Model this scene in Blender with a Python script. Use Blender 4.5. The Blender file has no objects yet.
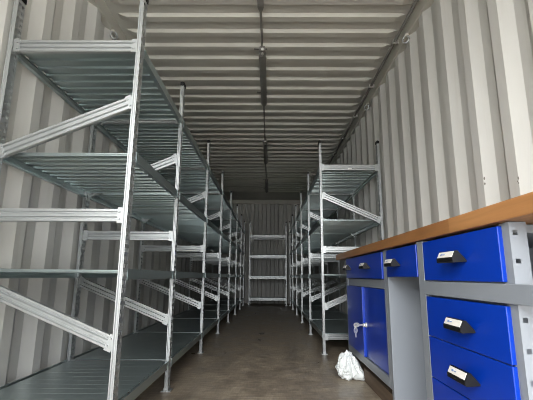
import bpy, bmesh, math, random
from mathutils import Vector, Matrix, noise

S = bpy.context.scene
COL = S.collection
random.seed(7)

# ------------------------------------------------------------------ camera
cam_d = bpy.data.cameras.new('camera')
cam_d.sensor_fit = 'HORIZONTAL'
cam_d.sensor_width = 36.0
cam_d.lens = 36.0 * 382.06 / 533.0
cam_d.clip_start = 0.02
cam_d.clip_end = 300
cam = bpy.data.objects.new('camera', cam_d)
COL.objects.link(cam)
PITCH, YAW, ROLL = 0.19696, -0.00855, -0.00711
fwd = Vector((math.sin(YAW) * math.cos(PITCH), math.cos(YAW) * math.cos(PITCH), math.sin(PITCH)))
r0 = Vector((math.cos(YAW), -math.sin(YAW), 0))
u0 = r0.cross(fwd)
rt = r0 * math.cos(ROLL) - u0 * math.sin(ROLL)
up = r0 * math.sin(ROLL) + u0 * math.cos(ROLL)
cam.matrix_world = Matrix(((rt.x, up.x, -fwd.x, 0.0), (rt.y, up.y, -fwd.y, 0.0), (rt.z, up.z, -fwd.z, 0.6827), (0, 0, 0, 1)))
S.camera = cam

# ------------------------------------------------------------------ world, light, exposure
w = bpy.data.worlds.new('overcast_sky')
S.world = w
w.use_nodes = True
bg = w.node_tree.nodes['Background']
nt = w.node_tree                       # overcast sky, brighter on the left of the yard than on the right
tc = nt.nodes.new('ShaderNodeTexCoord')
sx = nt.nodes.new('ShaderNodeSeparateXYZ')
nt.links.new(tc.outputs['Generated'], sx.inputs['Vector'])
ramp = nt.nodes.new('ShaderNodeValToRGB')
mrx = nt.nodes.new('ShaderNodeMapRange')
mrx.inputs['From Min'].default_value = -0.7
mrx.inputs['From Max'].default_value = 0.5
nt.links.new(sx.outputs['X'], mrx.inputs['Value'])
nt.links.new(mrx.outputs['Result'], ramp.inputs['Fac'])
ramp.color_ramp.elements[0].color = (1.34, 1.36, 1.36, 1)
ramp.color_ramp.elements[1].color = (0.09, 0.095, 0.105, 1)
mrz = nt.nodes.new('ShaderNodeMapRange')          # hazy dark horizon of trees and buildings, bright overcast above
mrz.inputs['From Min'].default_value = 0.02
mrz.inputs['From Max'].default_value = 0.24
mrz.inputs['To Min'].default_value = 0.18
mrz.inputs['To Max'].default_value = 1.0
nt.links.new(sx.outputs['Z'], mrz.inputs['Value'])
mul = nt.nodes.new('ShaderNodeMix')
mul.data_type = 'RGBA'
mul.blend_type = 'MULTIPLY'
mul.inputs['Factor'].default_value = 1.0
nt.links.new(ramp.outputs['Color'], mul.inputs['A'])
nt.links.new(mrz.outputs['Result'], mul.inputs['B'])
nt.links.new(mul.outputs['Result'], bg.inputs['Color'])
bg.inputs['Strength'].default_value = 3.6
port_d = bpy.data.lights.new('door_daylight_portal', 'AREA')     # sampling aid for the sky seen through the open door end
port_d.shape = 'RECTANGLE'
port_d.size, port_d.size_y = 2.35, 2.66
port_d.cycles.is_portal = True
port = bpy.data.objects.new('door_daylight_portal', port_d)
COL.objects.link(port)
port.location = (-0.074, -1.32, 1.345)
port.rotation_euler = (math.radians(90), 0, 0)      # -Z axis looks along +Y, into the container
S.view_settings.view_transform = 'Standard'
S.view_settings.look = 'None'
S.view_settings.gamma = 1.0
S.view_settings.use_curve_mapping = False
S.view_settings.exposure = 2.68
S.cycles.use_denoising = True
S.cycles.pixel_filter_type = 'BLACKMAN_HARRIS'
S.cycles.filter_width = 0.9
S.cycles.max_bounces = 12
S.cycles.diffuse_bounces = 4
S.cycles.glossy_bounces = 6
S.cycles.sample_clamp_indirect = 6.0

# ------------------------------------------------------------------ materials
MATS = {}


def mat(name, col, rough=0.5, metal=0.0, spec=0.5, var=None, vscale=(4, 4, 4), bump=0.0, bscale=60, rvar=0.0, coord='Object', detail=4):
    m = bpy.data.materials.new(name)
    m.use_nodes = True
    nt = m.node_tree
    b = nt.nodes['Principled BSDF']
    b.inputs['Base Color'].default_value = (*col, 1)
    b.inputs['Roughness'].default_value = rough
    b.inputs['Metallic'].default_value = metal
    b.inputs['Specular IOR Level'].default_value = spec
    if var or rvar or bump:
        tc = nt.nodes.new('ShaderNodeTexCoord')
        mp = nt.nodes.new('ShaderNodeMapping')
        mp.inputs['Scale'].default_value = vscale
        nt.links.new(tc.outputs[coord], mp.inputs['Vector'])
        n = nt.nodes.new('ShaderNodeTexNoise')
        n.inputs['Scale'].default_value = 1.0
        n.inputs['Detail'].default_value = detail
        nt.links.new(mp.outputs['Vector'], n.inputs['Vector'])
        if var:
            cr = nt.nodes.new('ShaderNodeValToRGB')
            cr.color_ramp.elements[0].position = 0.3
            cr.color_ramp.elements[1].position = 0.7
            cr.color_ramp.elements[0].color = (*var, 1)
            cr.color_ramp.elements[1].color = (*col, 1)
            nt.links.new(n.outputs['Fac'], cr.inputs['Fac'])
            nt.links.new(cr.outputs['Color'], b.inputs['Base Color'])
        if rvar:
            mr = nt.nodes.new('ShaderNodeMapRange')
            mr.inputs['From Min'].default_value = 0.3
            mr.inputs['From Max'].default_value = 0.7
            mr.inputs['To Min'].default_value = rough - rvar
            mr.inputs['To Max'].default_value = rough + rvar
            nt.links.new(n.outputs['Fac'], mr.inputs['Value'])
            nt.links.new(mr.outputs['Result'], b.inputs['Roughness'])
        if bump:
            n2 = nt.nodes.new('ShaderNodeTexNoise')
            n2.inputs['Scale'].default_value = bscale
            n2.inputs['Detail'].default_value = 3
            nt.links.new(tc.outputs[coord], n2.inputs['Vector'])
            bp = nt.nodes.new('ShaderNodeBump')
            bp.inputs['Strength'].default_value = bump
            bp.inputs['Distance'].default_value = 0.004
            nt.links.new(n2.outputs['Fac'], bp.inputs['Height'])
            nt.links.new(bp.outputs['Normal'], b.inputs['Normal'])
    MATS[name] = m
    return m


def wall_paint(name, spots=()):
    """off-white container paint with faint vertical dirt streaks, and a few rust scuffs at fixed places"""
    m = mat(name, (0.60, 0.595, 0.57), 0.55, 0, 0.35, var=(0.52, 0.515, 0.485), vscale=(3, 3, 0.9), detail=6)
    nt = m.node_tree
    b = nt.nodes['Principled BSDF']
    src = b.inputs['Base Color'].links[0].from_socket
    tc = nt.nodes.new('ShaderNodeTexCoord')
    n = nt.nodes.new('ShaderNodeTexNoise')
    mp = nt.nodes.new('ShaderNodeMapping')
    mp.inputs['Scale'].default_value = (14, 14, 1.2)
    nt.links.new(tc.outputs['Object'], mp.inputs['Vector'])
    nt.links.new(mp.outputs['Vector'], n.inputs['Vector'])
    n.inputs['Scale'].default_value = 1.0
    n.inputs['Detail'].default_value = 5
    mr = nt.nodes.new('ShaderNodeMapRange')
    mr.inputs['From Min'].default_value = 0.58
    mr.inputs['From Max'].default_value = 0.78
    mr.inputs['To Max'].default_value = 0.35
    nt.links.new(n.outputs['Fac'], mr.inputs['Value'])
    mx = nt.nodes.new('ShaderNodeMix')
    mx.data_type = 'RGBA'
    nt.links.new(mr.outputs['Result'], mx.inputs['Factor'])
    nt.links.new(src, mx.inputs['A'])
    mx.inputs['B'].default_value = (0.36, 0.34, 0.29, 1)
    out = mx.outputs['Result']
    for (x, y, z, ry, rz) in spots:
        mp2 = nt.nodes.new('ShaderNodeMapping')
        mp2.vector_type = 'TEXTURE'
        mp2.inputs['Location'].default_value = (x, y, z)
        mp2.inputs['Scale'].default_value = (0.1, ry, rz)
        nt.links.new(tc.outputs['Object'], mp2.inputs['Vector'])
        wob = nt.nodes.new('ShaderNodeTexNoise')
        wob.inputs['Scale'].default_value = 90
        nt.links.new(tc.outputs['Object'], wob.inputs['Vector'])
        ln = nt.nodes.new('ShaderNodeVectorMath')
        ln.operation = 'LENGTH'
        nt.links.new(mp2.outputs['Vector'], ln.inputs[0])
        ad = nt.nodes.new('ShaderNodeMath')
        ad.operation = 'ADD'
        nt.links.new(ln.outputs['Value'], ad.inputs[0])
        nt.links.new(wob.outputs['Fac'], ad.inputs[1])
        r2 = nt.nodes.new('ShaderNodeMapRange')
        r2.inputs['From Min'].default_value = 1.35
        r2.inputs['From Max'].default_value = 1.1
        r2.inputs['To Max'].default_value = 0.9
        nt.links.new(ad.outputs['Value'], r2.inputs['Value'])
        m2 = nt.nodes.new('ShaderNodeMix')
        m2.data_type = 'RGBA'
        nt.links.new(r2.outputs['Result'], m2.inputs['Factor'])
        nt.links.new(out, m2.inputs['A'])
        m2.inputs['B'].default_value = (0.10, 0.085, 0.07, 1)
        out = m2.outputs['Result']
    nt.links.new(out, b.inputs['Base Color'])
    return m


M_WALL = wall_paint('container_paint', [(1.12, 1.92, 1.186, 0.005, 0.012), (1.12, 1.92, 1.156, 0.005, 0.010), (1.12, 1.655, 1.119, 0.005, 0.010), (1.12, 1.655, 1.096, 0.004, 0.007),
                                        (1.13, 2.04, 1.97, 0.008, 0.016), (1.12, 1.662, 1.106, 0.003, 0.006)])
M_CEIL = mat('ceiling_paint', (0.57, 0.56, 0.51), 0.5, 0, 0.4, var=(0.49, 0.48, 0.435), vscale=(2, 3, 2), detail=6)
M_RAIL = mat('rail_paint', (0.50, 0.485, 0.43), 0.5, 0, 0.4)
M_FLOOR = mat('worn_plywood', (0.48, 0.40, 0.30), 0.42, 0, 0.4, var=(0.23, 0.18, 0.135), vscale=(7, 4, 7), bump=0.3, bscale=30, rvar=0.15, detail=12)
M_GROUND = mat('yard_concrete', (0.40, 0.39, 0.37), 0.9)
M_GALV = mat('galvanised_steel', (0.49, 0.51, 0.515), 0.36, 0.70, 0.5, var=(0.46, 0.48, 0.485), vscale=(9, 9, 9), rvar=0.03, detail=2)
M_DECK = mat('galvanised_sheet', (0.39, 0.46, 0.465), 0.30, 0.75, 0.5, var=(0.36, 0.43, 0.435), vscale=(2, 5, 5), rvar=0.012, detail=1)
M_BLACK = mat('black_plastic', (0.006, 0.006, 0.0065), 0.5, 0, 0.25)
M_BLUE = mat('blue_lacquer', (0.001, 0.034, 0.36), 0.30, 0, 0.5)
M_GREY = mat('grey_lacquer', (0.22, 0.24, 0.27), 0.42, 0, 0.5)
M_LABEL = mat('label_card', (0.72, 0.69, 0.64), 0.45)
M_PRINT = mat('blue_print', (0.20, 0.27, 0.45), 0.5)
M_HOLE = mat('dark_rivet', (0.01, 0.012, 0.03), 0.5)
M_CHROME = mat('nickel', (0.88, 0.87, 0.84), 0.30, 0.7)
M_BAG = mat('white_plastic_film', (0.72, 0.75, 0.74), 0.32, 0, 0.5)
M_BEAM = mat('old_timber', (0.15, 0.105, 0.07), 0.8, 0, 0.3, var=(0.075, 0.052, 0.036), vscale=(30, 2, 30), detail=6)
M_BATTEN = mat('dull_grey_housing', (0.20, 0.195, 0.18), 0.45)
M_ENDCAP = mat('clear_end_cap', (0.80, 0.80, 0.78), 0.2)
M_STICKER = mat('white_sticker', (0.85, 0.85, 0.83), 0.5)


def grain(m, sc, dark):
    """fine fibre streaks over a surface"""
    nt = m.node_tree
    b = nt.nodes['Principled BSDF']
    src = b.inputs['Base Color'].links[0].from_socket
    tc = nt.nodes.new('ShaderNodeTexCoord')
    mp = nt.nodes.new('ShaderNodeMapping')
    mp.inputs['Scale'].default_value = sc
    n = nt.nodes.new('ShaderNodeTexNoise')
    n.inputs['Scale'].default_value = 1.0
    n.inputs['Detail'].default_value = 6
    n.inputs['Roughness'].default_value = 0.7
    nt.links.new(tc.outputs['Object'], mp.inputs['Vector'])
    nt.links.new(mp.outputs['Vector'], n.inputs['Vector'])
    cr = nt.nodes.new('ShaderNodeValToRGB')
    cr.color_ramp.elements[0].position = 0.36
    cr.color_ramp.elements[1].position = 0.60
    cr.color_ramp.elements[0].color = (dark, dark, dark, 1)
    cr.color_ramp.elements[1].color = (1, 1, 1, 1)
    nt.links.new(n.outputs['Fac'], cr.inputs['Fac'])
    mx = nt.nodes.new('ShaderNodeMix')
    mx.data_type = 'RGBA'
    mx.blend_type = 'MULTIPLY'
    mx.inputs['Factor'].default_value = 1.0
    nt.links.new(src, mx.inputs['A'])
    nt.links.new(cr.outputs['Color'], mx.inputs['B'])
    nt.links.new(mx.outputs['Result'], b.inputs['Base Color'])


grain(M_FLOOR, (9, 55, 9), 0.62)
grain(M_FLOOR, (90, 14, 9), 0.78)


def wood():
    m = mat('oiled_beech', (0.44, 0.215, 0.082), 0.42, 0, 0.4, var=(0.30, 0.135, 0.048), vscale=(40, 2.2, 40), detail=7)
    nt = m.node_tree
    b = nt.nodes['Principled BSDF']
    src = b.inputs['Base Color'].links[0].from_socket
    tc = nt.nodes.new('ShaderNodeTexCoord')
    br = nt.nodes.new('ShaderNodeTexBrick')          # finger-jointed staves
    br.inputs['Color1'].default_value = (1, 1, 1, 1)
    br.inputs['Color2'].default_value = (0.78, 0.74, 0.70, 1)
    br.inputs['Mortar'].default_value = (0.6, 0.55, 0.5, 1)
    br.inputs['Scale'].default_value = 1.0
    br.inputs['Brick Width'].default_value = 0.42
    br.inputs['Row Height'].default_value = 0.05
    br.inputs['Mortar Size'].default_value = 0.0006
    mp = nt.nodes.new('ShaderNodeMapping')
    mp.inputs['Rotation'].default_value = (0, 0, math.radians(90))
    nt.links.new(tc.outputs['Object'], mp.inputs['Vector'])
    nt.links.new(mp.outputs['Vector'], br.inputs['Vector'])
    mx = nt.nodes.new('ShaderNodeMix')
    mx.data_type = 'RGBA'
    mx.blend_type = 'MULTIPLY'
    mx.inputs['Factor'].default_value = 1.0
    nt.links.new(src, mx.inputs['A'])
    nt.links.new(br.outputs['Color'], mx.inputs['B'])
    nt.links.new(mx.outputs['Result'], b.inputs['Base Color'])
    return m


M_WOOD = wood()


# ------------------------------------------------------------------ mesh helpers
class MB:
    def __init__(self):
        self.v, self.f, self.mi = [], [], []
        self.smooth = []

    def face(self, pts, mi=0, sm=False):
        n = len(self.v)
        self.v += [tuple(p) for p in pts]
        self.f.append(tuple(range(n, n + len(pts))))
        self.mi.append(mi)
        self.smooth.append(sm)

    def poly(self, verts, faces, mi=0, sm=False):
        n = len(self.v)
        self.v += [tuple(p) for p in verts]
        for fc in faces:
            self.f.append(tuple(n + i for i in fc))
            self.mi.append(mi)
            self.smooth.append(sm)

    def box(self, a, b, mi=0):
        x0, x1 = sorted((a[0], b[0]))
        y0, y1 = sorted((a[1], b[1]))
        z0, z1 = sorted((a[2], b[2]))
        vs = [(x, y, z) for z in (z0, z1) for y in (y0, y1) for x in (x0, x1)]
        self.poly(vs, [(0, 2, 3, 1), (4, 5, 7, 6), (0, 1, 5, 4), (2, 6, 7, 3), (0, 4, 6, 2), (1, 3, 7, 5)], mi)
        return self

    def prism(self, prof, p0, p1, au, av, mi=0, caps=True):
        """closed profile [(a,b)] carried from p0 to p1; a along au, b along av"""
        p0, p1, au, av = map(Vector, (p0, p1, au, av))
        n = len(prof)
        vs = [p0 + au * a + av * b for a, b in prof] + [p1 + au * a + av * b for a, b in prof]
        fs = [(i, (i + 1) % n, n + (i + 1) % n, n + i) for i in range(n)]
        if caps:
            fs += [tuple(range(n))[::-1], tuple(range(n, 2 * n))]
        self.poly(vs, fs, mi)
        return self

    def tube(self, pts, r, seg=10, mi=0, closed=False):
        pts = [Vector(p) for p in pts]
        n = len(pts)
        rings = []
        for i, p in enumerate(pts):
            if closed:
                d = (pts[(i + 1) % n] - pts[i - 1]).normalized()
            else:
                d = (pts[min(i + 1, n - 1)] - pts[max(i - 1, 0)]).normalized()
            a = d.cross(Vector((0, 0, 1)) if abs(d.z) < 0.9 else Vector((1, 0, 0))).normalized()
            b = d.cross(a)
            rings.append([p + (a * math.cos(t) + b * math.sin(t)) * r for t in [2 * math.pi * k / seg for k in range(seg)]])
        vs = [q for rg in rings for q in rg]
        fs = []
        for i in range(n if closed else n - 1):
            j = (i + 1) % n
            for k in range(seg):
                fs.append((i * seg + k, i * seg + (k + 1) % seg, j * seg + (k + 1) % seg, j * seg + k))
        self.poly(vs, fs, mi, True)
        if not closed:
            self.poly(rings[0], [tuple(range(seg))[::-1]], mi)
            self.poly(rings[-1], [tuple(range(seg))], mi)
        return self

    def mesh(self, name, mats, bevel=0.0, merge=True):
        me = bpy.data.meshes.new(name)
        me.from_pydata(self.v, [], self.f)
        for m in (mats if isinstance(mats, (list, tuple)) else [mats]):
            me.materials.append(m)
        me.polygons.foreach_set('material_index', self.mi)
        me.polygons.foreach_set('use_smooth', self.smooth)
        bm = bmesh.new()
        bm.from_mesh(me)
        if merge:
            bmesh.ops.remove_doubles(bm, verts=bm.verts, dist=1e-5)
        bmesh.ops.recalc_face_normals(bm, faces=bm.faces)
        if bevel:
            es = [e for e in bm.edges if len(e.link_faces) == 2 and e.calc_face_angle(0) > 0.6]
            bmesh.ops.bevel(bm, geom=es, offset=bevel, segments=2, affect='EDGES', profile=0.6)
        bm.to_mesh(me)
        bm.free()
        return me

    def obj(self, name, mats, parent=None, bevel=0.0, loc=(0, 0, 0)):
        return put(name, self.mesh(name, mats, bevel), parent, loc)


def put(name, me, parent=None, loc=(0, 0, 0)):
    o = bpy.data.objects.new(name, me)
    COL.objects.link(o)
    o.parent = parent
    o.location = loc
    return o


def thing(name, label, cat, loc=(0, 0, 0), group=None):
    o = bpy.data.objects.new(name, None)
    COL.objects.link(o)
    o.location = loc
    o.empty_display_size = 0.1
    return tag(o, label, cat, group)


def tag(o, label, cat, group=None):
    o['label'] = label
    o['category'] = cat
    if group:
        o['group'] = group
    return o


def struct(o, label=None, cat=None):
    o['kind'] = 'structure'
    if label:
        o['label'] = label
        o['category'] = cat
    return o


# ------------------------------------------------------------------ container shell
XL, XR = -1.252, 1.104          # inner planes of the side walls
XC = (XL + XR) / 2
Y0, Y1 = -1.30, 10.10
H = 2.69
DEP = 0.036


def corrugated(a0, a1, start, pitch, flat_in, slope, flat_out, dep):
    """polyline (a, depth) of a trapezoid sheet; `start` is where one inner flat begins"""
    pts = [(a0, 0.0)]
    k = math.ceil((a0 + 0.06 - start) / pitch)
    while True:
        s = start + k * pitch
        e = s + flat_in
        if e + 2 * slope + flat_out > a1 - 0.05:
            break
        pts += [(e, 0.0), (e + slope, dep), (e + slope + flat_out, dep), (e + 2 * slope + flat_out, 0.0)]
        k += 1
    pts.append((a1, 0.0))
    return pts


def sheet_wall(name, pts, fixed, sign, z0, z1, axis, mats):
    b = MB()
    th = 0.003
    for s in range(2):
        off = th * s
        row = []
        for a, d in pts:
            q = fixed + sign * (d + off)
            row.append((q, a) if axis == 'y' else (a, q))
        for i in range(len(row) - 1):
            (x0, y0), (x1, y1) = row[i], row[i + 1]
            b.face([(x0, y0, z0), (x1, y1, z0), (x1, y1, z1), (x0, y0, z1)])
    me = b.mesh(name, mats)
    return put(name, me)


struct(sheet_wall('wall_right', corrugated(Y0, Y1, 1.653, 0.2725, 0.070, 0.066, 0.0705, DEP), XR, 1, 0.0, 2.60, 'y', M_WALL),
       'off white corrugated steel side wall behind the workbench', 'wall')
struct(sheet_wall('wall_left', corrugated(Y0, Y1, 1.87, 0.278, 0.072, 0.068, 0.070, DEP), XL, -1, 0.0, 2.60, 'y', M_WALL),
       'off white corrugated steel side wall behind the long left shelving', 'wall')
struct(sheet_wall('wall_back', corrugated(XL, XR, XL + 0.08, 0.22, 0.085, 0.022, 0.091, 0.048), Y1, 1, 0.0, 2.62, 'x', M_WALL),
       'corrugated steel end wall at the far end of the container', 'wall')

# floor: plywood sheets
b = MB()
b.box((XL - 0.05, Y0, -0.03), (XR + 0.05, Y1 + 0.05, 0.0))
struct(b.obj('floor', M_FLOOR), 'worn brown plywood container floor', 'floor')

# ceiling: cross ribs that die out before the side rails
b = MB()
xs = [XL - 0.06, XC - 1.125, XC - 1.085, XC - 1.05, XC + 1.05, XC + 1.085, XC + 1.125, XR + 0.06]
hs = [0, 0, 0.6, 1, 1, 0.6, 0, 0]
prof = []
P, BR = 0.196, 2.635
k = math.floor((Y0 - BR) / P) + 1
prof.append((Y0, 0))
while BR + k * P < 9.02:
    c = BR + k * P
    prof += [(c - 0.007, 0), (c + 0.007, 1), (c + 0.068, 1), (c + 0.095, 0)]
    k += 1
prof.append((Y1 + 0.06, 0))
RD = 0.025
rows = []
for y, h in prof:
    rows.append([(x, y, H - RD * h * q) for x, q in zip(xs, hs)])
for i in range(len(rows) - 1):
    for j in range(len(xs) - 1):
        b.face([rows[i][j], rows[i][j + 1], rows[i + 1][j + 1], rows[i + 1][j]])
b.box((XL - 0.06, Y0, H + 0.004), (XR + 0.06, Y1 + 0.06, H + 0.03))
struct(b.obj('ceiling', M_CEIL), 'ribbed off white steel container roof seen from below', 'ceiling')


def trim(n, a, c, label):
    q = MB()
    q.box(a, c)
    return struct(q.obj('trim_%d' % n, M_RAIL, bevel=0.008), label, 'rail')


trim(1, (XL - 0.06, Y0, 2.575), (XL + 0.012, Y1, H + 0.002), 'painted steel roof rail above the left wall')
trim(2, (XR - 0.012, Y0, 2.575), (XR + 0.06, Y1, H + 0.002), 'painted steel roof rail above the right wall')
trim(3, (XL, Y1 - 0.05, 2.585), (XR, Y1 + 0.05, H + 0.002), 'painted steel header over the end wall')

b = MB()
b.box((-40, -60, -0.2), (40, Y0 - 0.02, -0.12))
struct(b.obj('ground', M_GROUND), 'grey yard outside the open container doors', 'ground')

# ------------------------------------------------------------------ shelving
UW, UD, UH = 0.021, 0.050, 2.01
PITCH_H = 0.0335


def upright_mesh():
    b = MB()
    x, y = UW / 2, UD / 2
    ys = [-y, -y + 0.003, -y + 0.020, -y + 0.029, -y + 0.046, y]
    n = int(UH / PITCH_H)
    for i in range(n):
        z0 = i * PITCH_H
        z3 = UH if i == n - 1 else z0 + PITCH_H
        zs = [z0, z0 + 0.008, z0 + 0.026, z3]
        for s in (-1, 1):
            for r in range(3):
                for c in range(5):
                    if r == 1 and c in (1, 3):
                        continue
                    b.face([(s * x, ys[c], zs[r]), (s * x, ys[c + 1], zs[r]), (s * x, ys[c + 1], zs[r + 1]), (s * x, ys[c], zs[r + 1])])
    for s in (-1, 1):       # plain faces with a shallow centre groove
        g = 0.004
        px = [(-x, y), (-0.006, y), (-0.003, y - g), (0.003, y - g), (0.006, y), (x, y)]
        for i in range(5):
            b.face([(px[i][0], s * px[i][1], 0), (px[i + 1][0], s * px[i + 1][1], 0), (px[i + 1][0], s * px[i + 1][1], UH), (px[i][0], s * px[i][1], UH)])
    return b.mesh('upright', M_GALV)


ME_UP = upright_mesh()
b = MB()
b.box((-0.028, -0.034, 0), (0.028, 0.030, 0.004))
b.box((-0.014, -0.0265, 0.004), (0.014, 0.0265, 0.022))
b.tube([(0.0, -0.029, 0.004), (0.0, -0.029, 0.010)], 0.006, 6)
ME_FOOT = b.mesh('foot', M_GALV)
b = MB()
b.box((-0.013, -0.0275, -0.02), (0.013, 0.0275, 0.006))
b.poly([(-0.013, -0.0275, 0.006), (0.013, -0.0275, 0.006), (0.013, 0.0275, 0.006), (-0.013, 0.0275, 0.006), (0, -0.014, 0.016), (0, 0.014, 0.016)],
       [(0, 1, 4), (1, 2, 5, 4), (2, 3, 5), (3, 0, 4, 5)])
ME_CAP = b.mesh('end_cap', M_BLACK)

BAR = [(-0.012, 0.027), (-0.012, 0.017), (-0.004, 0.013), (-0.004, 0.008), (-0.012, 0.004), (-0.012, -0.006), (-0.003, -0.010), (-0.003, -0.015), (-0.011, -0.018),
       (-0.011, -0.026), (-0.006, -0.029), (0.010, -0.029), (0.010, -0.025), (-0.004, -0.025), (0.001, -0.016), (0.001, -0.009), (-0.008, -0.004), (-0.008, 0.003),
       (0.000, 0.007), (0.000, 0.014), (-0.008, 0.018), (-0.008, 0.023), (0.010, 0.023), (0.010, 0.027)]


def bar_mesh(name, x0, z0, x1, z1, h=1.0):
    """brace from (x0,z0) to (x1,z1): folded sheet bar with hooked end tabs and bolts"""
    b = MB()
    p0, p1 = Vector((x0, 0, z0)), Vector((x1, 0, z1))
    d = (p1 - p0).normalized()
    n = Vector((-d.z, 0, d.x))
    if n.z < 0:
        n = -n
    b.prism([(a, c * h) for a, c in BAR], p0, p1, (0, 1, 0), n)
    for p, s in ((p0, 1), (p1, -1)):
        q = p + d * s * 0.018
        e = p - d * s * 0.004
        for v in (e,):
            b.prism([(-0.014, 0.033 * h), (-0.014, -0.033 * h), (-0.011, -0.033 * h), (-0.011, 0.033 * h)], v, v + d * s * 0.030, (0, 1, 0), n)
        for t in (0.016, -0.016):
            c = q + n * t * h
            b.tube([c + Vector((0, -0.014, 0)), c + Vector((0, -0.020, 0))], 0.0055, 6)
    return b.mesh(name, M_GALV)


def shelf_mesh(width, length):
    """deck of narrow folded planks; local origin at deck corner, top at z=0, planks run along x"""
    b = MB()
    n = max(1, round(length / 0.070))
    p = length / n
    t = 0.0012
    prof = []
    dep = 0.012
    for i in range(n):
        y = i * p
        prof += [(y, -0.005 if i == 0 else -dep), (y + 0.006, -0.005 if i == 0 else -dep), (y + 0.007, -dep), (y + p * 0.40, -dep), (y + p * 0.40 + 0.010, -0.002), (y + p - 0.002, -0.002)]
    prof += [(length, -dep), (length, 0)]
    for i in reversed(range(1, n)):          # shallow seams between the planks on top
        y = i * p
        prof += [(y + 0.002, 0), (y, -0.0016), (y - 0.002, 0)]
    prof += [(0, 0)]
    b.prism(prof, (0, 0, 0), (width, 0, 0), (0, 1, 0), (0, 0, 1), caps=False)
    return b.mesh('shelf', M_DECK)


def beam_mesh(length, out):
    """edge beam along y; out = +1 when its flat face looks to +x; lips turn inward"""
    b = MB()
    o = out
    prof = [(0.011 * o, 0.004), (0.011 * o, -0.040), (-0.011 * o, -0.040), (-0.011 * o, -0.034), (-0.009 * o, -0.034), (-0.009 * o, -0.038), (0.007 * o, -0.038),
            (0.007 * o, -0.024), (0.009 * o, -0.020), (0.009 * o, 0.002), (0.002 * o, 0.002), (0.002 * o, 0.004)]
    b.prism(prof, (0, 0, 0), (0, length, 0), (1, 0, 0), (0, 0, 1))
    for y in (0.0, length - 0.022):
        b.box((0.011 * o, y, -0.044), (0.0125 * o, y + 0.022, 0.006))
    return b.mesh('shelf_beam', M_DECK)


LEVELS = (0.172, 0.705, 1.228, 1.746)
CACHE = {}


def rack(name, label, xa, xw, ys, sticker=False):
    """run of bays: xa = aisle-side uprights, xw = wall-side uprights, ys = frame positions"""
    lo, hi = min(xa, xw), max(xa, xw)
    root = thing(name, label, 'shelf', ((lo + hi) / 2, ys[0], 0), 'galvanised steel shelving')
    cx = (lo + hi) / 2
    w2 = (hi - lo) / 2
    i = w2 - UW / 2 - 0.001
    sa = 1 if xa > xw else -1            # side of the aisle in local x
    key = (round(w2, 3), sa)
    if key not in CACHE:
        CACHE[key] = dict(h=bar_mesh('cross_bar', -i, 0, i, 0),
                          base=bar_mesh('cross_bar', -i, 0, i, 0, 0.85),
                          d1=bar_mesh('diagonal_brace', sa * i, 1.463, -sa * i, 1.218),
                          d2=bar_mesh('diagonal_brace', sa * i, 0.410, -sa * i, 0.642))
    c = CACHE[key]
    for y in ys:
        ly = y - ys[0]
        for x in (-w2, w2):
            u = put('upright', ME_UP, root, (x, ly, 0.0))
            f = put('foot', ME_FOOT, u)
            k = put('end_cap', ME_CAP, u, (0, 0, UH))
            k['label'] = 'black plastic end cap'
        first = put('cross_bar', c['h'], root, (0, ly, 1.744))
        put('cross_bar', c['h'], root, (0, ly, 0.936))
        put('cross_bar', c['base'], root, (0, ly, 0.146))
        put('diagonal_brace', c['d1'], root, (0, ly, 0))
        put('diagonal_brace', c['d2'], root, (0, ly, 0))
        if sticker and y == ys[0]:
            q = MB()
            q.box((-0.018, -0.0135, -0.018), (0.022, -0.0128, -0.006))
            s = q.obj('sticker', M_STICKER, first)
            s['label'] = 'white paper sticker on the bar'
    for a, e in zip(ys[:-1], ys[1:]):
        L = e - a - UD - 0.006
        sk, bk = ('s', round(w2, 3), round(L, 3)), ('b', round(L, 3))
        if sk not in CACHE:
            CACHE[sk] = shelf_mesh(2 * i - 0.004, L)
        for o in (1, -1):
            if (bk, o) not in CACHE:
                CACHE[(bk, o)] = beam_mesh(L, o)
        for z in LEVELS:
            ly = a - ys[0] + UD / 2 + 0.003
            d = put('shelf', CACHE[sk], root, (-i + 0.002, ly, z))
            for o, x in ((1, w2), (-1, -w2)):
                put('shelf_beam', CACHE[(bk, o)], d, (x + i - 0.002, 0, 0))
    return root


YS = [1.63, 2.49] + [3.66 + 1.17 * k for k in range(5)] + [9.37]
rack('shelving_rack', 'long galvanised shelving run along the left wall with eight upright pairs', -0.617, -1.222, YS)
rack('shelving_rack', 'galvanised shelving run along the right wall, starting beyond the workbench', 0.500, 1.076, YS[2:], True)

# end rack across the far end, its long face toward the aisle
er = thing('shelving_rack', 'single galvanised shelf bay across the far end of the aisle', 'shelf', (-0.037, 9.45, 0), 'galvanised steel shelving')
EW = 0.450
for x in (-EW, EW):
    for y in (0.03, 0.55):
        u = put('upright', ME_UP, er, (x, y, 0))
        put('foot', ME_FOOT, u)
        k = put('end_cap', ME_CAP, u, (0, 0, UH))
        k['label'] = 'black plastic end cap'
eb = bar_mesh('cross_bar', -EW + 0.014, 0, EW - 0.014, 0, 1.05)
sd = shelf_mesh(2 * EW - 0.03, 0.50)
for z in (0.172, 0.680, 1.190, 1.685):
    d = put('shelf', sd, er, (-EW + 0.015, 0.04, z))
    put('shelf_beam', eb, d, (EW - 0.015, -0.018, -0.034))
    put('shelf_beam', eb, d, (EW - 0.015, 0.508, -0.034))
b = MB()
for x in (-EW, EW):
    b = MB()
    b.prism(BAR, (x, 0.05, 0.30), (x, 0.53, 0.58), (1, 0, 0), (0, 0, 1))
    b.obj('diagonal_brace', M_GALV, er)
    b = MB()
    b.prism(BAR, (x, 0.05, 1.58), (x, 0.53, 1.25), (1, 0, 0), (0, 0, 1))
    b.obj('diagonal_brace', M_GALV, er)

# ------------------------------------------------------------------ workbench
XB = 0.600          # plane of the blue fronts
XK = 1.085          # rear of the bench
BZ0, BZT = 0.138, 0.8235

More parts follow.
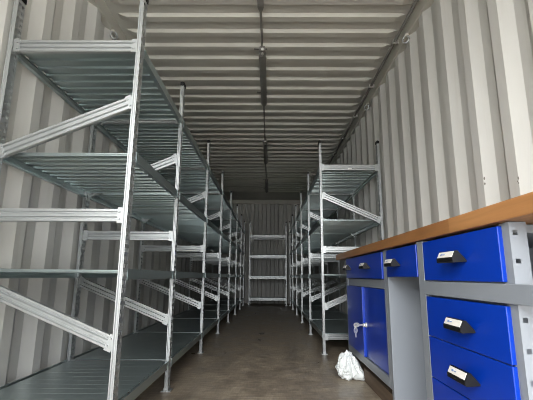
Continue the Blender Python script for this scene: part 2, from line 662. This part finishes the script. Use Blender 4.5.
b = MB()
b.box((0.592, 0.40, 0.826), (1.092, 3.43, 0.875))
tag(b.obj('workbench_top', M_WOOD, bevel=0.004), 'long oiled beech worktop with a square front edge lying on the blue cabinets', 'worktop')

HP = [(0.0, -0.019), (0.0, -0.014), (0.025, 0.015), (0.032, 0.015), (0.043, -0.008), (0.043, -0.019), (0.038, -0.021)]


def handle_mesh():
    b = MB()
    L = 0.112
    b.prism([(-a, z) for a, z in HP], (0, -L / 2, 0), (0, L / 2, 0), (1, 0, 0), (0, 0, 1))
    # label strip set on the sloped outer face, with a small printed mark
    p, q = Vector((-0.032, 0, 0.015)), Vector((-0.043, 0, -0.008))
    n = Vector((-0.023, 0, 0.011)).normalized()

    def strip(y0, y1, t0, t1, lift, mi):
        a, c = p + (q - p) * t0 + n * lift, p + (q - p) * t1 + n * lift
        e = n * 0.0012
        vs = []
        for o in (Vector(), e):
            for r, y in ((a, y0), (a, y1), (c, y1), (c, y0)):
                vs.append(r + o + Vector((0, y, 0)))
        b.poly(vs, [(0, 1, 2, 3), (4, 7, 6, 5), (0, 4, 5, 1), (1, 5, 6, 2), (2, 6, 7, 3), (3, 7, 4, 0)], mi)
    strip(-L / 2 + 0.006, L / 2 - 0.004, 0.08, 0.86, 0.0, 1)
    strip(0.022, 0.032, 0.34, 0.58, 0.0013, 2)
    strip(0.004, 0.019, 0.42, 0.52, 0.0013, 2)
    return b.mesh('handle', [M_BLACK, M_LABEL, M_PRINT])


ME_HANDLE = handle_mesh()


def front(name, parent, y0, y1, z0, z1, x=XB, th=0.024, rivets=True):
    """folded sheet front: outer face at x, flanges turned back, dark rivets on the near flange"""
    b = MB()
    ox, oy, oz = parent.location
    b.box((x - ox, y0 - oy, z0 - oz), (x + th - ox, y1 - oy, z1 - oz))
    me = b.mesh(name, [M_BLUE, M_HOLE], bevel=0.0025)
    if rivets:
        b2 = MB()
        for z in (z0 + 0.014, z1 - 0.014):
            c = Vector((x + th * 0.6 - ox, y0 - oy, z - oz))
            b2.tube([c + Vector((0, 0.002, 0)), c + Vector((0, -0.0012, 0))], 0.0022, 8, 1)
        bm = bmesh.new()
        bm.from_mesh(me)
        m2 = b2.mesh('rv', [M_BLUE, M_HOLE])
        bm.from_mesh(m2)
        bm.to_mesh(me)
        bm.free()
    return put(name, me, parent)


def handle(d, y, z, x=XB):
    ox, oy, oz = d.parent.location
    h = put('handle', ME_HANDLE, d, (x - ox, y - oy, z - oz))
    h['label'] = 'black grip handle with a white label strip'


def carcass(parent, boxes, name='carcass'):
    ox, oy, oz = parent.location
    b = MB()
    for a, c in boxes:
        b.box((a[0] - ox, a[1] - oy, a[2] - oz), (c[0] - ox, c[1] - oy, c[2] - oz))
    return b.obj(name, M_GREY, parent, bevel=0.002)


XF = XB + 0.008
# two-door cabinet at the far end
dc = thing('door_cabinet', 'far grey bench cabinet with two blue doors below a wide blue drawer', 'cabinet', (0.84, 2.54, 0.085), 'blue and grey workbench units')
carcass(dc, [((XF, 2.000, 0.0852), (XK, 2.030, BZT)), ((XF, 2.030, BZ0), (XF + 0.03, 2.074, BZT)),
             ((XF, 3.055, 0.0852), (XK, 3.085, BZT)), ((XF, 3.030, BZ0), (XF + 0.03, 3.055, BZT)),
             ((XK - 0.02, 2.030, BZ0), (XK, 3.055, BZT)), ((XF, 2.0742, BZ0), (XK - 0.021, 3.0298, 0.186)),
             ((XF + 0.006, 2.0742, 0.620), (XK - 0.021, 3.0298, 0.670)), ((XF + 0.02, 2.0742, 0.80), (XK - 0.021, 3.0298, BZT))])
d = front('drawer', dc, 2.080, 3.028, 0.674, 0.816)
handle(d, 2.37, 0.752)
handle(d, 2.90, 0.752)
fd = front('door', dc, 2.552, 3.028, 0.190, 0.617, XB, 0.026, False)
nd = front('door', dc, 2.0748, 2.549, 0.190, 0.617, XB + 0.016, 0.016, False)
b = MB()
lk = Vector((XB + 0.016 - 0.84, 2.525 - 2.54, 0.385 - 0.085))
b.tube([lk, lk + Vector((-0.006, 0, 0))], 0.016, 16)
b.tube([lk + Vector((-0.006, 0, 0)), lk + Vector((-0.022, 0, 0))], 0.011, 16)
o = b.obj('lock', M_CHROME, nd)
o['label'] = 'nickel cylinder lock'


def key_mesh(name):
    b = MB()
    # blade along -x from the origin, bow at the end
    b.box((-0.020, -0.001, -0.004), (0.0, 0.001, 0.004))
    ring = []
    for k in range(14):
        t = 2 * math.pi * k / 14
        ring.append((-0.032 + 0.015 * math.cos(t), 0.0, 0.013 * math.sin(t)))
    n = len(ring)
    vs = [(x, -0.0012, z) for x, y, z in ring] + [(x, 0.0012, z) for x, y, z in ring]
    inn = [(-0.035 + 0.004 * math.cos(2 * math.pi * k / 14), 0.004 * math.sin(2 * math.pi * k / 14)) for k in range(14)]
    vs += [(x, -0.0012, z) for x, z in inn] + [(x, 0.0012, z) for x, z in inn]
    fs = []
    for k in range(n):
        j = (k + 1) % n
        fs += [(k, j, n + j, n + k), (2 * n + k, 2 * n + j, j, k), (3 * n + k, n + k, n + j, 3 * n + j), (2 * n + k, 3 * n + k, 3 * n + j, 2 * n + j)]
    b.poly(vs, fs)
    return b.mesh(name, M_CHROME)


ME_KEY = key_mesh('key')
kw = Vector((XB + 0.016 - 0.022, 2.525, 0.385))
k1 = tag(put('key', ME_KEY, None, kw), 'small nickel key standing in the lock of the blue door', 'key', 'keys at the blue door')
k1.rotation_euler = (math.radians(25), 0, 0)
k1.scale = (1.3, 1.3, 1.3)
b = MB()
rc = Vector((-0.036, 0.0, -0.012))
b.tube([rc + Vector((0.0, 0.012 * math.sin(t), 0.012 * math.cos(t))) for t in [2 * math.pi * i / 18 for i in range(18)]], 0.0009, 6, closed=True)
b.obj('key_ring', M_CHROME, k1)
k2 = tag(put('key', ME_KEY, None, kw + Vector((-0.047, 0.004, -0.075))), 'second nickel key hanging from the ring below the door lock', 'key', 'keys at the blue door')
k2.rotation_euler = (0, math.radians(90), math.radians(35))
k2.scale = (1.3, 1.3, 1.3)

# drawer slung under the worktop over the knee space
kd = thing('hanging_drawer', 'single blue drawer slung under the worktop above the open knee space', 'drawer', (0.84, 1.79, 0.684), 'blue and grey workbench units')
carcass(kd, [((XF + 0.018, 1.580, 0.690), (XK - 0.05, 1.592, BZT)), ((XF + 0.018, 1.984, 0.690), (XK - 0.05, 1.998, BZT)),
             ((XF + 0.018, 1.592, 0.684), (XK - 0.05, 1.984, 0.692)), ((XK - 0.06, 1.592, 0.692), (XK - 0.05, 1.984, BZT))], 'drawer_box')
d = front('drawer_front', kd, 1.584, 1.992, 0.684, 0.816)
handle(d, 1.835, 0.752)

# four-drawer cabinet nearest the camera
rc_ = thing('drawer_cabinet', 'near grey bench cabinet with four stacked blue drawers', 'cabinet', (0.84, 1.27, 0.085), 'blue and grey workbench units')
carcass(rc_, [((XF - 0.006, 1.518, 0.0852), (XK, 1.576, BZT)), ((XF + 0.004, 0.998, 0.0852), (XF + 0.009, 1.020, BZT)), ((XK - 0.06, 0.998, 0.0852), (XK, 1.020, BZT)),
              ((XK - 0.02, 1.020, BZ0), (XK, 1.518, BZT)), ((XF, 1.020, BZ0), (XK - 0.02, 1.518, 0.178)),
              ((XF + 0.024, 1.020, 0.80), (XK - 0.02, 1.518, BZT)), ((XF + 0.024, 1.020, 0.60), (XK - 0.02, 1.518, 0.66))])
for z0, z1 in ((0.672, 0.817), (0.471, 0.612), (0.327, 0.4675), (0.182, 0.3235)):
    d = front('drawer', rc_, 1.008, 1.510, z0, z1)
    handle(d, 1.236 if z0 > 0.6 else 1.224, (z0 + z1) / 2 + (0.005 if z0 > 0.6 else 0.003))

# bench leg with square holes and the long front rail
bf = thing('bench_frame', 'grey perforated bench leg and front rail beside the near drawers', 'frame', (0.84, 0.9, 0.085))
b = MB()
lx0, lx1, ly0, ly1 = 0.609, 0.653, 0.972, 0.996
hx0, hx1 = 0.6170, 0.6290
zs, holes = [0.085], []
z = 0.796
hz = []
while z > 0.11:
    hz.append(z)
    z -= 0.0715
for z in sorted(hz):
    zs += [z - 0.006, z + 0.006]
    holes.append((z - 0.006, z + 0.006))
zs.append(BZT)
ox, oy, oz = 0.84, 0.9, 0.085
xs_ = [lx0, hx0, hx1, lx1]
for i in range(len(zs) - 1):
    for j in range(3):
        if j == 1 and (zs[i], zs[i + 1]) in holes:
            continue
        b.face([(xs_[j] - ox, ly0 - oy, zs[i] - oz), (xs_[j + 1] - ox, ly0 - oy, zs[i] - oz), (xs_[j + 1] - ox, ly0 - oy, zs[i + 1] - oz), (xs_[j] - ox, ly0 - oy, zs[i + 1] - oz)])
for x in (lx0, lx1):
    b.face([(x - ox, ly0 - oy, 0), (x - ox, ly1 - oy, 0), (x - ox, ly1 - oy, BZT - oz), (x - ox, ly0 - oy, BZT - oz)])
b.obj('leg', M_GREY, bf)
b = MB()
b.box((XB - 0.001 - ox, 0.44 - oy, 0.619 - oz), (XB + 0.010 - ox, 1.516 - oy, 0.668 - oz))
b.obj('front_rail', M_GREY, bf, bevel=0.002)
for x in (0.612, 1.02):
    b = MB()
    b.box((x - ox, 0.44 - oy, 0.0), (x + 0.05 - ox, 0.49 - oy, BZT - oz))
    b.obj('leg', M_GREY, bf, bevel=0.002)

# timbers the bench stands on
b = MB()
b.box((0.640, 0.42, 0.0), (0.735, 2.75, 0.085))
tag(b.obj('timber_beam', M_BEAM, bevel=0.004), 'dark old timber lying on the floor under the front of the workbench', 'beam', 'timbers under the workbench')
b = MB()
b.box((0.985, 0.42, 0.0), (1.08, 3.10, 0.085))
tag(b.obj('timber_beam', M_BEAM, bevel=0.004), 'dark old timber on the floor under the rear of the workbench', 'beam', 'timbers under the workbench')

# ------------------------------------------------------------------ crumpled plastic bag
bm = bmesh.new()
bmesh.ops.create_icosphere(bm, subdivisions=6, radius=1.0)
for v in bm.verts:
    p = v.co.copy()
    ang = math.atan2(p.y, p.x)
    t = (p.z + 1) / 2
    rad = 0.100 * (1 - 0.70 * max(0.0, t - 0.12)) * math.sqrt(max(0, 1 - p.z * p.z)) ** 0.8
    x = math.cos(ang) * rad
    y = math.sin(ang) * rad * 0.9
    z = 0.182 * t ** 0.95
    # spilled tail of film toward the timber
    tail = max(0.0, math.cos(ang + 0.55)) ** 6 * max(0.0, 1 - t * 2.2)
    x += math.cos(-0.55) * tail * 0.055
    y += math.sin(-0.55) * tail * 0.055
    q = Vector((x - 0.02 * t, y, z))
    n1 = noise.noise(Vector((x * 26, y * 26, z * 12)) + Vector((3, 1, 7)))
    r1 = 1 - abs(noise.noise(Vector((x * 30 + 5, y * 30, z * 14 + 2))))
    r2 = 1 - abs(noise.noise(Vector((x * 75, y * 75 + 3, z * 50))))
    dv = Vector((x, y, (z - 0.06) * 0.6))
    if dv.length > 1e-5:
        dv.normalize()
    q += dv * (n1 * 0.013 + (r1 - 0.75) * 0.03 + (r2 - 0.8) * 0.013)
    q.z = max(q.z, 0.001)
    v.co = q
me = bpy.data.meshes.new('plastic_bag')
bm.to_mesh(me)
bm.free()
me.materials.append(M_BAG)
me.polygons.foreach_set('use_smooth', [True] * len(me.polygons))
o = put('plastic_bag', me, None, (0.553, 2.80, 0.0))
tag(o, 'crumpled white plastic bag on the floor by the corner of the bench', 'bag')

# ------------------------------------------------------------------ ceiling run and fittings
ZC = H - RD
b = MB()
b.tube([(-0.075, y, ZC - 0.012) for y in (-1.0, 2.0, 5.0, 9.0)], 0.009, 10)
b.box((-0.098, 2.10, ZC - 0.030), (-0.052, 2.50, ZC))
b.poly([(-0.098, 2.50, ZC - 0.030), (-0.052, 2.50, ZC - 0.030), (-0.052, 2.50, ZC), (-0.098, 2.50, ZC), (-0.084, 2.56, ZC - 0.021), (-0.066, 2.56, ZC - 0.021), (-0.066, 2.56, ZC - 0.003), (-0.084, 2.56, ZC - 0.003)],
       [(0, 1, 5, 4), (1, 2, 6, 5), (2, 3, 7, 6), (3, 0, 4, 7), (4, 5, 6, 7)])
tag(b.obj('ceiling_conduit', M_BATTEN), 'thin dull grey conduit along the middle of the ceiling', 'conduit')


def tube_light(y, label, L=1.10):
    t = thing('tube_light', label, 'ceiling light', (-0.072, y, ZC), 'unlit tube lights on the ceiling')
    R = 0.030
    prof = [(-0.026, 0.0), (0.026, 0.0), (0.032, -0.018), (0.030, -0.034), (0.020, -0.046), (0.008, -0.052), (-0.008, -0.052), (-0.020, -0.046), (-0.030, -0.034), (-0.032, -0.018)]
    q = MB()
    q.prism(prof, (0, 0.09, 0), (0, L, 0), (1, 0, 0), (0, 0, 1))
    q.obj('housing', M_BATTEN, t)
    q = MB()
    q.prism([(a * 0.86, c * 0.9 - 0.002) for a, c in prof], (0, 0.0, 0), (0, 0.09, 0), (1, 0, 0), (0, 0, 1))
    q.prism([(a * 1.08, c * 1.06) for a, c in prof], (0, 0.085, 0), (0, 0.10, 0), (1, 0, 0), (0, 0, 1))
    e = q.obj('end_cap', M_BATTEN, t)
    q = MB()
    q.tube([(0, -0.004, -0.030), (0, 0.035, -0.040), (0, 0.06, -0.049)], 0.013, 10)
    c = q.obj('lamp_lens', M_ENDCAP, t)
    c['label'] = 'pale clear lens at the near end'
    for yy in (0.04, L - 0.25):
        q = MB()
        q.box((-0.075, yy, -0.006), (0.040, yy + 0.018, 0.0))
        q.obj('bracket', M_BATTEN, t)
    return t


tube_light(3.02, 'nearest unlit grey tube light on the middle of the ceiling')
tube_light(5.36, 'unlit grey tube light halfway down the ceiling, second of three')
tube_light(7.70, 'small looking unlit tube light farthest down the ceiling')

t = thing('corner_conduit', 'grey conduit clipped along the corner of ceiling and right wall', 'conduit', (1.058, 0, 2.652))
b = MB()
b.tube([(0, y, 0) for y in (-1.0, 2, 6, 9.9)], 0.012, 10)
b.obj('pipe', M_BATTEN, t)
for k in range(9):
    y = 2.16 + 0.77 * k
    b = MB()
    b.box((-0.017, y, -0.016), (0.034, y + 0.02, 0.014))
    c = b.obj('clip', M_CHROME, t)
    c['label'] = 'bright metal clip'


def lashing(x, y, z, s, label):
    t = thing('lashing_ring', label, 'ring', (x, y, z), 'lashing rings under the roof rails')
    q = MB()
    pts = [(-s * (0.018 + 0.026 * math.sin(a) * 0.7), 0.026 * math.sin(a) * 0.7, 0.030 * math.cos(a) - 0.014) for a in [2 * math.pi * i / 20 for i in range(20)]]
    q.tube(pts, 0.0085, 8, closed=True)
    q.obj('ring', M_GALV, t)
    q = MB()
    q.tube([(-s * 0.016, -0.018, 0.018), (-s * 0.016, 0.018, 0.018)], 0.011, 10)
    q.box((-s * 0.016, -0.014, 0.006), (s * 0.004, 0.014, 0.030))
    q.obj('bracket', M_RAIL, t)


lashing(XR - 0.012, 2.735, 2.55, 1, 'steel lashing ring high on the right wall, the nearer of two')
lashing(XR - 0.012, 3.975, 2.55, 1, 'steel lashing ring high on the right wall, above the far shelving')
lashing(XL + 0.012, 2.665, 2.535, -1, 'steel lashing ring high on the left wall above the shelving')
